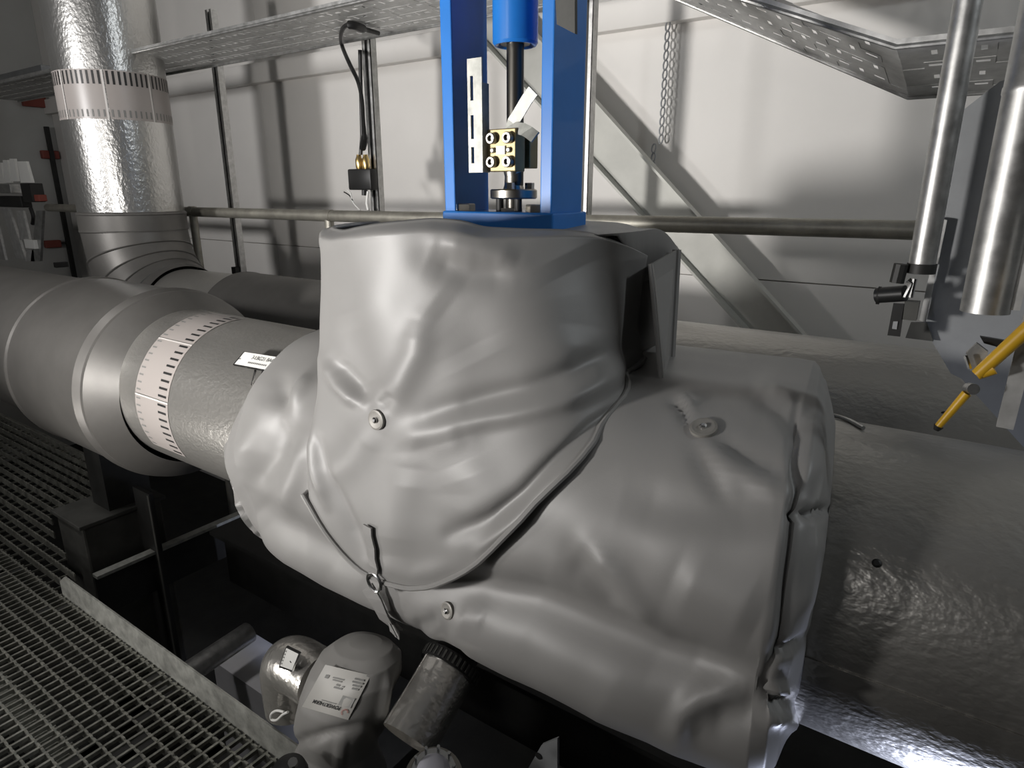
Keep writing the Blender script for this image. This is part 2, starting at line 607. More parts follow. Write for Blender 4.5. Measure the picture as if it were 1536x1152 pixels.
dX = np.gradient(P, axis=0)
dP = np.roll(P, -1, 1) - np.roll(P, 1, 1)
Nn = np.cross(dP, dX)
Nn /= np.linalg.norm(Nn, axis=2, keepdims=True) + 1e-9
ctr = np.stack([P[..., 0], np.full(P.shape[:2], CY), np.full(P.shape[:2], CZ)], -1)
sg = np.sign((Nn * (P - ctr)).sum(2))
# keep end faces pointing outwards along x as well
Nn *= np.where(sg == 0, 1, sg)[..., None]
BODY_FOLDS = [
    ([(425, 575), (432, 615), (418, 660)], 13, -.020), ([(470, 560), (440, 600), (425, 640)], 12, .022), ([(400, 590), (385, 640), (362, 690)], 16, .014),
    ([(440, 640), (412, 690), (370, 735)], 18, -.016), ([(455, 660), (440, 720), (420, 770)], 16, .012),
    ([(345, 735), (400, 785), (470, 825), (545, 862)], 28, -.040), ([(375, 825), (450, 862), (540, 905), (620, 935)], 34, .018),
    ([(590, 868), (700, 885), (800, 905), (900, 950), (980, 985), (1080, 1015), (1150, 1035)], 36, -.046),
    ([(610, 915), (700, 945), (800, 985), (900, 1030), (990, 1080)], 44, .026),
    ([(700, 860), (790, 850), (860, 870)], 34, .008),
    ([(880, 820), (920, 860), (960, 915), (985, 950)], 20, .016), ([(860, 830), (890, 870), (925, 920)], 20, -.012),
    ([(930, 745), (1000, 760), (1080, 765), (1160, 762)], 38, -.012),
    ([(1010, 870), (1080, 900), (1140, 930)], 45, .016),
    ([(1058, 664), (1095, 695), (1140, 722), (1180, 738)], 14, .016), ([(1072, 655), (1120, 685), (1180, 712)], 15, -.014), ([(1040, 668), (1060, 710), (1090, 750)], 14, -.010),
    ([(1005, 600), (1022, 612), (1034, 640)], 7, -.014), ([(1022, 590), (1040, 612)], 8, .014),
    ([(1150, 580), (1190, 600), (1205, 625)], 13, .016), ([(1130, 595), (1170, 620), (1195, 655)], 12, -.010),
    ([(1196, 600), (1191, 690), (1199, 735), (1184, 850), (1172, 950), (1152, 1040)], 9, -.026), ([(1222, 600), (1222, 680), (1220, 730)], 12, .014),
    ([(1186, 768), (1212, 772), (1236, 764)], 5, -.040), ([(1225, 790), (1215, 860), (1200, 930)], 12, .022), ([(1165, 980), (1185, 975), (1212, 955)], 8, -.026),
    ([(1022, 1112), (1024, 1070), (1050, 1048), (1105, 1040)], 18, .013), ([(1060, 1082), (1110, 1078), (1140, 1060)], 22, -.015),
    ([(1150, 1040), (1172, 1062), (1192, 1055)], 9, -.028), ([(1158, 1085), (1180, 1075), (1188, 1095)], 12, .028), ([(1165, 1045), (1190, 1038)], 8, .024),
    ([(625, 935), (650, 930), (662, 922)], 12, -.012), ([(560, 900), (600, 930), (640, 960)], 12, -.010),
    ([(672, 925), (672, 955), (700, 985)], 13, -.012), ([(690, 920), (730, 925)], 12, .008),
]
BODY_FOLDS = [(p_, w_, a_ * (.6 if p_[0][0] > 980 and p_[0][1] < 760 else .5 if p_[0][0] > 1120 else .9)) for p_, w_, a_ in BODY_FOLDS]
flat = P.reshape(-1, 3)
nf = Nn.reshape(-1, 3)
pix = px(flat)
front = (nf * (EYE - flat)).sum(1) > -.25
dsp = fold_field(pix, BODY_FOLDS) * front
dsp += .006 * cloth_noise(flat, 3.5, 1.0) + .0035 * cloth_noise(flat, 9, 5.0)
endm = (ss(-1.74, -1.70, flat[:, 0]))
# direction: mostly cross-section normal
flat = flat + nf * (dsp * np.clip(endm, .15, 1))[:, None]
P2 = flat.reshape(P.shape)
bc = empty('insulation_cover', (-.9, CY, .4), 'large silver-grey cloth cover bagged around the horizontal valve body', 'cover')
mb = MB()
mb.rings([[tuple(q) for q in r] for r in P2])
bo = mb.build('cover_body', M['fabric'], bc, True, 60)


def body_y(x, z):
    """front face depth of the body cover at x, z"""
    a_, bu, bd, n_ = body_par(x)
    b_ = bu if z > CZ else bd
    q = 1 - min(1, abs(z - CZ) / b_) ** n_
    return CY - a_ * max(q, 0) ** (1 / n_) if q > 0 else None


# --- bonnet cover: an upright wrap whose apron hangs over the body
BXc, BYc, BR = -.94, 1.31, .425
bn = empty('insulation_cover', (BXc, BYc, .75), 'upright silver-grey cloth wrap on the bonnet, its apron strapped down in front', 'cover')


def first_hit(p):
    """where the ray of pixel p meets the upright wrap or the front of the body cover"""
    d = ray(*p)
    best = None
    t = .9
    while t < 2.4:
        q = EYE + d * t
        R = math.hypot(q[0] - BXc, q[1] - BYc)
        fy = body_y(q[0], q[2]) if q[2] < CZ + .36 else None
        if R < BR + .02 or (fy is not None and q[1] > fy - .015 and q[1] < CY):
            return Vector(q)
        t += .002
    return None


HEM = [(461, 742), (476, 772), (498, 806), (520, 832), (545, 854), (580, 870), (615, 878), (650, 875), (690, 858), (722, 838), (760, 795), (810, 742), (860, 692), (905, 645), (945, 612), (985, 591)]
hz = []
for p in HEM:
    q = first_hit(p)
    hz.append((math.atan2(q.y - BYc, q.x - BXc), q.z))
hz.sort()
th_h = np.array([h[0] for h in hz])
z_h = np.array([h[1] for h in hz])
NT, NZ = 420, 190
TH0, TH1 = -PI, PI
th = np.linspace(TH0, TH1, NT, endpoint=False)
zb = np.interp(th, th_h, z_h, left=np.nan, right=np.nan)
zl, zr = z_h[0], z_h[-1]
zbk = 1.27
RIM = [(466, 358), (500, 345), (560, 334), (640, 327), (690, 331), (720, 341), (790, 344), (855, 345), (900, 349), (950, 364), (985, 384)]
rz = []
for p in RIM:
    d = ray(*p)
    t_ = .9
    while t_ < 2.6 and math.hypot(d[0] * t_ - BXc, d[1] * t_ - BYc) > BR + .002:
        t_ += .002
    q = EYE + d * t_
    rz.append((math.atan2(q[1] - BYc, q[0] - BXc), q[2]))
rz.sort()
th_r = np.array([-PI] + [h[0] for h in rz] + [rz[-1][0] + .5, PI])
z_r = np.array([1.52] + [h[1] for h in rz] + [1.52, 1.52])
for i, t in enumerate(th):
    if t < th_h[0]:
        zb[i] = zl + (zbk - zl) * ss(.12, .55, th_h[0] - t)
    elif t > th_h[-1]:
        zb[i] = zr + (zbk - zr) * ss(0, .3, t - th_h[-1])
# smooth the hem
for _ in range(6):
    zb = (np.roll(zb, 1) + 2 * zb + np.roll(zb, -1)) / 4
ZT = 1.505
q = EYE + ray(976, 480) * .9
while math.hypot(q[0] - BXc, q[1] - BYc) > BR + .004 and q[1] < 2:
    q = q + ray(976, 480) * .002
SLIT = math.atan2(q[1] - BYc, q[0] - BXc)
ZR = np.interp(th, th_r, z_r)
for _ in range(8):
    ZR = (np.roll(ZR, 1) + 2 * ZR + np.roll(ZR, -1)) / 4
Q = np.zeros((NZ, NT, 3))
U = np.linspace(0, 1, NZ)
for j, t in enumerate(th):
    ct, st = math.cos(t), math.sin(t)
    ztop = ZR[j]
    inside = ss(th_h[0] - .12, th_h[0], t) * (1 - ss(th_h[-1], th_h[-1] + .12, t))
    zz = zb[j] + (ztop - zb[j]) * U
    prof_ = []
    for z in zz:
        R = BR + .018 * ss(1.25, .8, z) + .006 * math.sin(3 * t)
        a_, bu, bd, n_ = body_par(BXc)
        b_ = bu if z > CZ else bd
        qq = 1 - min(1, abs(z - CZ) / b_) ** n_
        if qq > 0 and st < 0:
            yh = a_ * qq ** (1 / n_)
            Rb = (yh + .02 + (BYc - CY)) / max(.2, -st)
            Rb = min(Rb, .64)
            R = max(R, R + (Rb - R) * inside)
        prof_.append(R)
    prof_ = np.array(prof_)
    # taut cloth: no hollow between the rim and the belly (upper hull of the profile)
    hull = []
    for k in range(NZ):
        while len(hull) > 1 and (prof_[hull[-1]] - prof_[hull[-2]]) * (zz[k] - zz[hull[-1]]) <= (prof_[k] - prof_[hull[-1]]) * (zz[hull[-1]] - zz[hull[-2]]):
            hull.pop()
        hull.append(k)
    taut = np.interp(zz, zz[hull], prof_[hull])
    R_all = prof_ + (taut - prof_) * .85
    R_all -= .030 * ss(.965, 1.0, U)
    Q[:, j, 0] = BXc + R_all * ct
    Q[:, j, 1] = BYc + R_all * st
    Q[:, j, 2] = zz
# even the drape out round the waist
for _ in range(10):
    Q[1:-1, :, :2] = (np.roll(Q, 1, 1) + np.roll(Q, -1, 1) + 2 * Q)[1:-1, :, :2] / 4
BON_FOLDS = [
    ([(484, 540), (505, 575), (540, 608)], 11, .013), ([(500, 540), (530, 575), (553, 605)], 11, -.010), ([(590, 590), (570, 610)], 12, -.006), ([(632, 480), (622, 530), (600, 575), (575, 610)], 22, .010),
    ([(520, 470), (535, 530), (555, 600)], 26, -.009),
    ([(560, 640), (520, 690), (480, 720)], 26, .008),
    ([(600, 660), (640, 646), (690, 628), (760, 616), (840, 596), (920, 560), (972, 528)], 20, .016),
    ([(640, 632), (675, 620), (720, 606), (790, 590), (870, 560), (940, 520)], 20, -.016),
    ([(575, 650), (620, 680), (660, 668)], 18, -.004), ([(600, 690), (650, 672), (700, 655)], 18, .005),
    ([(680, 800), (745, 775), (790, 745), (835, 695), (890, 645), (950, 605), (985, 580)], 15, -.018),
    ([(720, 822), (775, 772), (830, 715), (885, 662), (940, 618)], 10, .012),
    ([(560, 845), (620, 862), (680, 848)], 16, .006),
    ([(640, 388), (700, 412), (770, 408)], 24, -.012), ([(660, 362), (720, 372), (775, 395)], 22, .010),
    ([(650, 450), (690, 480), (720, 540)], 45, -.008), ([(850, 380), (880, 440), (870, 520)], 60, -.010),
    ([(950, 390), (962, 450), (968, 520)], 22, -.012),
    ([(475, 660), (492, 715), (520, 775), (548, 830)], 9, -.010), ([(462, 640), (470, 700), (488, 760)], 7, .010),
    ([(610, 700), (600, 760), (590, 830)], 30, .008), ([(700, 690), (720, 740), (700, 790)], 40, .008),
    ([(480, 365), (540, 345), (640, 336)], 9, .006),
]
rad = Q.copy()
rad[..., 0] -= BXc
rad[..., 1] -= BYc
rad[..., 2] = 0
rad /= np.linalg.norm(rad, axis=2, keepdims=True)
flat = Q.reshape(-1, 3)
nf = rad.reshape(-1, 3)
pix = px(flat)
front = (nf * (EYE - flat)).sum(1) > -.1
dsp = fold_field(pix, BON_FOLDS) * front + .005 * cloth_noise(flat, 4, 9.0) + .003 * cloth_noise(flat, 10, 3.0)
flat = flat + nf * dsp[:, None]
# the cloth in front stops at the slit; behind it the rear half laps past, set back
Q2 = flat.reshape(Q.shape)
Q2 = np.array(Q2)
back_m = ss(SLIT - .02, SLIT + .01, th) * (1 - ss(2.6, 3.0, th))
Q2[..., :2] -= rad[..., :2] * (back_m * .03)[None, :, None]
mb = MB()
mb.rings([[tuple(q) for q in r] for r in Q2])
co = mb.build('cover_wrap', M['fabric'], bn, True, 60)
sol = co.modifiers.new('thickness', 'SOLIDIFY')
sol.thickness = .008
sol.offset = -1
# hem cord along the apron's edge
hemline = [Vector(Q2[0, j]) + Vector(rad[0, j]) * .003 for j in range(0, NT, 3) if th[j] < SLIT + .02]
MB().tube(hemline, .006, 8).build('hem', M['fabric'], bn, True)
# top lid: a cloth disc lapping over the wrap at the rear, open by a slit at the front right
rs = []
for s_ in list(np.linspace(0.02, 1, 26)):
    ring = []
    for t in arc(-PI, PI, 140)[:-1]:
        p = Vector((BXc + .402 * s_ * math.cos(t), BYc + .402 * s_ * math.sin(t), 1.512))
        rear = ss(math.radians(-75), math.radians(-40), t) * (1 - ss(2.2, 3.0, t))
        p.z += (.014 + .007 * math.sin(t * 2)) * rear * s_ - .012 * (1 - rear) + .005 * mnoise.noise(p * 6)
        wide = ss(math.radians(-5), math.radians(20), t)
        p.x += .012 * wide * s_ * math.cos(t)
        p.y += .012 * wide * s_ * math.sin(t)
        p.z -= .055 * wide * ss(.55, 1, s_) ** 2
        ring.append(p)
    rs.append(ring)
skirt = []
for p, t in zip(rs[-1], arc(-PI, PI, 140)):
    shut = ss(math.radians(-22), math.radians(-8), t)
    skirt.append(p + Vector((0, 0, -.003 - .10 * shut)))
rs.append(skirt)
lid = MB().rings(rs, True, True, False).build('cover_top', M['fabric'], bn, True, 60)
sol = lid.modifiers.new('thickness', 'SOLIDIFY')
sol.thickness = .006
# stiff closing flap down the right side
fl0, fl1 = at(975, 396, 1.195), at(993, 588, 1.165)
fr0, fr1 = at(1014, 374, 1.36), at(1004, 556, 1.34)
n_ = (fl1 - fl0).cross(fr0 - fl0).normalized() * .006
MB().prism([fl0, fl1, fr1, fr0], n_).build('flap', M['fabric'], bn)
e1 = MB().tube([fl0 + (fl1 - fl0) * i / 6 for i in range(7)], .0045, 8)
e1.build('flap_edge', M['fabric'], bn, True)
sd = [fr0.lerp(fr1, i / 6) + Vector((.004, -.006, 0)) for i in range(7)]
MB().tube(sd, .010, 8).build('flap_seam', M['fabric'], bn, True)


def surf_near(p, V, off=0.0):
    """closest cloth vertex to pixel p that faces the camera: its place and a smooth normal"""
    fl = V.reshape(-1, 3)
    q = px(fl)
    d = np.hypot(q[:, 0] - p[0], q[:, 1] - p[1])
    dep = np.linalg.norm(fl - EYE, axis=1)
    cand = np.where(d < max(7, d.min() + 2))[0]
    i = cand[np.argmin(dep[cand])]
    a_, b_ = np.unravel_index(i, V.shape[:2])
    da, db = 3, 3
    A = V[min(a_ + da, V.shape[0] - 1), b_] - V[max(a_ - da, 0), b_]
    B = V[a_, (b_ + db) % V.shape[1]] - V[a_, (b_ - db) % V.shape[1]]
    n = np.cross(A, B)
    n /= np.linalg.norm(n)
    if n @ (EYE - fl[i]) < 0:
        n = -n
    return Vector(fl[i]) + Vector(n) * off, Vector(n)


def button(p, V, parent, r):
    c, n = surf_near(p, V)
    b = MB().lathe([(-.012, r * .9), (.002, r), (.005, r * .97), (.006, r * .8), (.0045, r * .45), (.0045, .004)], c, n, 28).build('button', M['button'], parent, True, 25)
    MB().lathe([(.004, .006), (.008, .006), (.010, .003)], c, n, 12).build('pin', M['chrome'], b)


button((559, 628), Q2, bn, .021)
button((668, 921), P2, bc, .0185)
button((1050, 642), P2, bc, .023)


# strap with ring, from the apron down over the body cover
def ribbon(path, width, thick, nrm):
    rs = []
    path = [Vector(p) for p in path]
    for i, p in enumerate(path):
        t = (path[min(i + 1, len(path) - 1)] - path[max(0, i - 1)]).normalized()
        n = Vector(nrm[i] if isinstance(nrm, list) else nrm)
        s = t.cross(n).normalized()
        n = s.cross(t).normalized()
        hw, ht = width / 2, thick / 2
        rs.append([p + s * hw + n * ht, p - s * hw + n * ht, p - s * hw - n * ht, p + s * hw - n * ht])
    return MB().rings(rs, True, True, True)


pts, nn = [], []
for p in [(551, 791), (553, 805), (555, 820), (557, 836), (559, 850), (560, 860)]:
    c, n = surf_near(p, Q2)
    pts.append(c + n * .008)
    nn.append(n)
st = ribbon(pts, .027, .004, nn).build('strap', M['fabric'], bn)
c, n = surf_near((582, 860), P2)
c = c + n * .05
ring = []
s1 = Vector((1, 0, 0)) - n * n.x
s1.normalize()
s2 = n.cross(s1)
MB().tube([c + s1 * .021 * math.cos(t) + s2 * .021 * math.sin(t) for t in arc(0, 2 * PI, 28)], .0035, 8, False).build('strap_ring', M['chrome'], bn, True)
pts, nn = [], []
for k, p in enumerate([(561, 873), (566, 883), (573, 895), (578, 910), (582, 925), (588, 942), (592, 955)]):
    c, n = surf_near(p, P2)
    pts.append(c + n * (.03 - .003 * k))
    nn.append((n + Vector((.1, 0, .1))).normalized())
st2 = ribbon(pts, .038, .004, nn).build('strap', M['fabric'], bn)
c0 = pts[-1]
MB().prism([c0 + Vector((-.035, -.004, .03)), c0 + Vector((.012, -.012, -.002)), c0 + Vector((.006, -.006, -.028)), c0 + Vector((-.028, .0, -.024))], (0, -.003, .001)).build('strap_tail', M['fabric'], bn)
MB().prism([c0 + Vector((-.038, -.012, .034)), c0 + Vector((-.030, -.014, .036)), c0 + Vector((.016, -.022, -.008)), c0 + Vector((.006, -.018, -.012))], (0, -.003, .001)).build('strap_tail', M['fabric'], bn)

# ------------------------------------------------------------------ blue valve yoke and actuator
yo = empty('valve_actuator', (-.92, 1.31, 1.5), 'blue valve yoke and cylinder with bare stem above the grey cover', 'actuator')
Y0 = 1.25
for (xa, xb) in ((-1.066, -1.034), (-.795, -.765)):
    MB().span((xa, Y0, 1.505), (xb, Y0 + .135, 3.1), .003).build('yoke_post', M['blue'], yo)
MB().span((-1.07, Y0 - .006, 1.485), (-.757, Y0 + .145, 1.552), .004).build('yoke_base', M['blue'], yo)
XS = -.905
YS = 1.315
cyl = MB().lathe([(.012, .034), (.004, .036), (0, .042), (0.0, .046), (.006, .050), (1.2, .050)], (XS, YS, 1.905), VZ, 56).build('cylinder', M['blue'], yo, True, 30)
MB().lathe([(0, .033), (.01, .033)], (XS, YS, 1.908), VZ, 32).build('recess_shade', M['stem'], yo, True, 30)  # dark disc painting the shade inside the cylinder's open lower end
MB().lathe([(0, .0195), (.34, .0195)], (XS, YS, 1.61), VZ, 32).build('stem', M['stem'], yo, True)
# stem clamp: two plates with bolts
clp = MB().span((XS - .045, YS - .06, 1.640), (XS + .042, YS - .022, 1.730), .002).build('stem_clamp', M['brass'], yo)
clp2 = MB().span((XS - .045, YS + .0, 1.648), (XS + .040, YS + .035, 1.730), .002).build('stem_clamp', M['brass'], yo)
for dx in (-.018, .026):
    for z in (1.660, 1.710):
        bt = MB().lathe([(0, .0125), (.012, .0125), (.014, .011), (.014, .0065), (.006, .0065)], (XS + dx, YS - .06, z), (0, -1, 0), 20).build('socket_bolt', M['steel'], clp, True, 25)
    MB().lathe([(0, .006), (.006, .006), (.007, .004)], (XS + dx, YS - .06, 1.685), (0, -1, 0), 12).build('set_screw', M['steel'], clp)
MB().span((XS - .008, YS - .064, 1.676), (XS + .016, YS - .059, 1.694)).build('wear_plate', M['white'], clp)
# stem coupling and packing flange below
MB().lathe([(0, .026), (.012, .022), (.03, .021), (.05, .026), (.056, .026)], (XS - .004, YS, 1.60), VZ, 32).build('stem_nut', M['steel'], yo, True, 30)
fl = MB().lathe([(0, .052), (.003, .055), (.019, .055), (.022, .052)], (XS - .004, YS, 1.580), VZ, 40).build('packing_flange', M['steel'], yo, True, 25)
for an in (2.3, .2, -1.2):
    MB().lathe([(0, .011), (.014, .011)], (XS - .004 + .040 * math.cos(an), YS + .040 * math.sin(an), 1.602), VZ, 6).build('nut', M['chrome'], fl)
for dx in (-.030, .022):
    MB().lathe([(0, .009), (.06, .009)], (XS + dx, YS - .02, 1.53), VZ, 14).build('stud', M['dark_steel'], yo)
MB().lathe([(0, .026), (.024, .026)], (XS - .004, YS - .01, 1.535), VZ, 6).build('nut', M['steel'], yo)
MB().lathe([(0, .019), (.052, .019)], (XS - .004, YS, 1.53), VZ, 20).build('stem', M['stem'], yo, True)
for dx in (-.122, .082):
    MB().lathe([(0, .024), (.015, .024), (.017, .021)], (XS + dx, Y0 + .03, 1.552), VZ, 6).build('base_bolt', M['steel'], yo)
# slotted travel scale on the left post
q0, q1 = at(703, 85, 1.245), at(727, 258, 1.245)
sx0, sx1, szt, szb = q0.x + .002, q0.x + .042, 1.875, 1.638
pl = MB()
slots = [(szt - .035, szt - .085), (szt - .115, szt - .165), (szb + .055, szb + .02)]
cuts = [szt] + [z for s_ in slots for z in s_] + [szb]
a_, b_ = sx0 + .008, sx0 + .016
pl.span((sx0, 1.236, szb), (a_, 1.240, szt)).span((b_, 1.236, szb), (sx1, 1.240, szt))
for i in range(0, len(cuts), 2):
    pl.span((a_, 1.236, cuts[i + 1]), (b_, 1.240, cuts[i]))
pl.span((sx1 - .003, 1.236, szb), (sx1, 1.262, szt - .05))
pl.build('travel_scale', M['galv_dull'], yo)
# bent pointer strip
pp = [at(800, 136, 1.27), at(790, 150, 1.27), at(778, 170, 1.27), at(769, 184, 1.27), at(766, 189, 1.27), at(772, 192, 1.265), at(785, 194, 1.265), at(794, 199, 1.26), at(803, 206, 1.25)]
ribbon(pp, .026, .004, Vector((.45, -1, .1))).build('pointer', M['galv_dull'], yo)
# small grey bracket near the top of the right post
MB().prism([at(837, 0, 1.245), at(866, 0, 1.245), at(866, 52, 1.245), at(839, 38, 1.245)], (0, -.01, 0)).build('bracket', M['support'], yo)

# ------------------------------------------------------------------ strut posts, rail, tray, brace
ST = [(-4.09, 2.62, 2.66, 'steel strut post left of the hanging black cable, top end bare'),
      (-2.735, 2.62, 2.75, 'steel strut post behind the black cable and small black box'),
      (-1.45, 2.62, 2.75, 'steel strut post just right of the blue valve yoke')]
for (x, yv, zt, lab) in ST:
    t = empty('strut_post', (x, yv, -1.3), lab, 'post', 'strut posts along the rear wall')
    h = .030
    b = MB()
    z0 = -1.3
    b.span((x - h, yv + .040, z0), (x + h, yv + .043, zt)).span((x - h, yv, z0), (x - h + .004, yv + .04, zt)).span((x + h - .004, yv, z0), (x + h, yv + .04, zt))
    b.span((x - h, yv, z0), (x - .0105, yv + .004, zt)).span((x + .0105, yv, z0), (x + h, yv + .004, zt))
    b.build('channel', M['galv'], t)
    MB().span((x - .0105, yv + .008, z0), (x + .0105, yv + .036, zt - .01)).build('channel_slot', M['black'], t)
    MB().span((x - .07, yv - .03, -1.3), (x + .07, yv + .09, -1.29)).build('foot_plate', M['galv'], t)
MB().span((-4.09 - .025, 2.585, 1.03), (-4.09 + .02, 2.62, 1.10)).build('post_clip', M['dark_steel'], [o for o in bpy.data.objects if o.name == 'strut_post'][0])

rl = empty('guard_rail', (-2, 2.5, 1.46), 'round galvanised guard rail running horizontally behind the valve', 'rail')
MB().tube([(-6.6, 2.5, 1.455), (-3, 2.5, 1.462), (.12, 2.5, 1.478)], .031, 20).build('rail_tube', M['rail'], rl, True)
for (xa, lab) in ((-2.98, ''), (-4.35, '')):
    MB().tube([(xa, 2.5, 1.44), (xa, 2.5, -1.3)], .026, 16).build('stanchion', M['rail'], rl, True)
    MB().lathe([(0, .034), (.06, .034)], (xa - .03, 2.5, 1.462), AX, 20).build('tee_fitting', M['rail'], rl, True)

# perforated cable tray: level, down a ramp, level
tn, tf = 2.10, 2.58


def tray_pt(s, v):
    """s along the tray in x, v 0 (near edge) .. 1 (far edge)"""
    if s < -1.17:
        z = 2.34
    elif s < -.25:
        z = 2.34 - (s + 1.17) * .49
    else:
        z = 1.889
    if s > -1.17:
        z += .07 * (1 - v) * min(1, (s + 1.17) / .5)
    return Vector((s, tn + (tf - tn) * v, z))


tray = empty('cable_tray', (-2, 2.34, 2.34), 'perforated galvanised cable tray crossing overhead and ramping down at right', 'tray')


def tray_sheet(x0, x1, step):
    b = MB()
    n = int(round((x1 - x0) / step))
    rows = 9
    for i in range(n):
        for r in range(rows):
            s0, s1 = x0 + (x1 - x0) * i / n, x0 + (x1 - x0) * (i + 1) / n
            v0, v1 = r / rows, (r + 1) / rows
            hole = (r % 2 == 1)
            if not hole or i == 0 or i == n - 1:
                b.add([tray_pt(s0, v0), tray_pt(s1, v0), tray_pt(s1, v1), tray_pt(s0, v1)], [(0, 1, 2, 3)])
                continue
            long_ = (i + r // 2) % 2 == 0
            fs, fv = ((.2, .35) if long_ else (.37, .18))
            i0, i1 = s0 + (s1 - s0) * fs, s1 - (s1 - s0) * fs
            j0, j1 = v0 + (v1 - v0) * fv, v1 - (v1 - v0) * fv
            vs = [tray_pt(s0, v0), tray_pt(s1, v0), tray_pt(s1, v1), tray_pt(s0, v1), tray_pt(i0, j0), tray_pt(i1, j0), tray_pt(i1, j1), tray_pt(i0, j1)]
            b.add(vs, [(0, 1, 5, 4), (1, 2, 6, 5), (2, 3, 7, 6), (3, 0, 4, 7)])
    o = b.build('perforated_sheet', M['tray'], tray)
    o.modifiers.new('thickness', 'SOLIDIFY').thickness = .0015
    return o


tray_sheet(-7.0, -1.17, .054)
tray_sheet(-1.17, -.25, .054)
tray_sheet(-.25, .02, .054)
prof = [-7.0, -4, -1.17, -.25, .02]
for v, sgn, nm in ((0, -1, 'side_flange'), (1, 1, 'side_flange')):
    pts = [tray_pt(s, v) for s in prof]
    b = MB()
    b.rings([[p + Vector((0, 0, -.004)), p + Vector((0, sgn * .0025, -.004)), p + Vector((0, sgn * .0025, .014)), p + Vector((0, 0, .014))] for p in pts], True, True, True)
    b.build(nm, M['galv'], tray)
    b = MB()
    b.tube([p + Vector((0, sgn * .004, -.006)) for p in pts], .007, 8)
    b.build('edge_bead', M['galv'], tray, True)

# diagonal brace channel by the wall
A0, A1 = Vector((-2.45, 3.2, 2.745)), Vector((-.45, 3.2, .835))
B0, B1 = Vector((-2.75, 3.2, 2.70)), Vector((-.45, 3.2, .60))
br = empty('diagonal_brace', (-1.2, 3.2, 1.0), 'broad pale steel channel brace slanting down the rear wall', 'brace')
dirn = (A1 - A0).normalized()
MB().prism([A0, A1, B1, B0], (0, .012, 0)).build('web', M['brace'], br)
for (p, q) in ((A0, A1), (B0, B1)):
    up_ = Vector((0, 0, .016))
    MB().prism([p, q, q + up_, p + up_], (0, -.06, 0)).build('flange', M['brace'], br)

# grey links added close to the wall, imitating a soft dotted shadow
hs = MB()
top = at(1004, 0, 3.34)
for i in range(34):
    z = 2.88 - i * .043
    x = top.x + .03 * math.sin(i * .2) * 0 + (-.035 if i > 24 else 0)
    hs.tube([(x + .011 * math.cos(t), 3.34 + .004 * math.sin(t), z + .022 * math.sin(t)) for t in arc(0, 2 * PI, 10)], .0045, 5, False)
tag(hs.build('shadow_links', M['duct']), 'thin grey links added in place of a dotted shadow on the rear wall', 'shadow stand-in')

# ------------------------------------------------------------------ black cable with junction box
cb = empty('junction_box', at(545, 270, 2.58), 'small black box hanging on a looped black cable by a strut post', 'junction box')
pth = [(568, 50), (548, 44), (530, 38), (518, 39), (512, 50), (513, 68), (524, 95), (537, 122), (543, 150), (545, 180), (547, 205), (544, 222)]
pp = [at(p[0], p[1], 2.315, 2) if i < 6 else at(p[0], p[1], 2.30 + .04 * (i - 5) if i < 12 else 2.58) for i, p in enumerate(pth)]


sp = smooth_path(pp)
MB().tube(sp, [.010 + .008 * (1 if 6 < i < 16 else 0) + (.008 if i > len(sp) - 8 else 0) for i in range(len(sp))], 10).build('cable', M['black'], cb, True)
MB().tube([at(541, 232, 2.58), at(543, 205, 2.58), at(541, 120, 2.59), at(540, 75, 2.59)], .010, 8).build('cable', M['black'], cb, True)
for xx in (539.5, 549.5):
    MB().lathe([(0, .016), (.012, .020), (.05, .020), (.062, .014), (.075, .012)], at(xx, 254, 2.58), VZ, 16).build('cable_gland', M['gold'], cb, True)
a_, b_ = at(530, 285, 2.58), at(562, 253, 2.58)
MB().span((a_.x, 2.545, a_.z), (b_.x, 2.60, b_.z), .008).build('box', M['black'], cb, True)
MB().tube([at(547, 284, 2.57), at(547, 293, 2.57)], .016, 10).build('plug', M['black'], cb, True)
MB().tube([at(552, 287, 2.57), at(550, 305, 2.57), at(553, 318, 2.57)], .007, 8).build('white_lead', M['white'], cb, True)
MB().tube(smooth_path([at(541, 316, 2.57), at(533, 308, 2.57), at(528, 300, 2.57), at(526, 290, 2.57), at(521, 285, 2.57)]), .0035, 6).build('loose_wire', M['white'], cb, True)
MB().tube(smooth_path([at(529, 301, 2.57), at(524, 293, 2.57), at(516, 288, 2.57)]), .0035, 6).build('loose_wire', M['black'], cb, True)

# ------------------------------------------------------------------ right side: conduits, hanging sheet, levers
cd = empty('conduit_pipe', (-.09, 1.6, 1.46), 'slim galvanised conduit standing upright at right, nearer the valve', 'pipe')
MB().tube([(-.083, 1.6, 1.455), (-.083, 1.6, 4.2)], .0245, 28).build('tube', M['galv'], cd, True)
MB().lathe([(0, .027), (.02, .027)], (-.083, 1.6, 1.435), VZ, 20).build('end_collar', M['dark_steel'], cd, True)
bp = empty('drain_pipe', (.05, 1.2, 1.42), 'thick galvanised pipe end hanging at the right edge', 'pipe')
xc_ = (at(1440, 465, 1.2).x + at(1515, 470, 1.2).x) / 2
MB().lathe([(0, .028), (0, .0315), (.3, .0315), (.302, .0325), (.31, .0325), (.312, .0315), (2.8, .0315)], (xc_, 1.2, 1.425), VZ, 40, False).build('tube', M['galv'], bp, True)
MB().lathe([(0.002, .0), (0.002, .03)], (xc_, 1.2, 1.425), VZ, 30, False).build('tube_end', M['black'], bp)

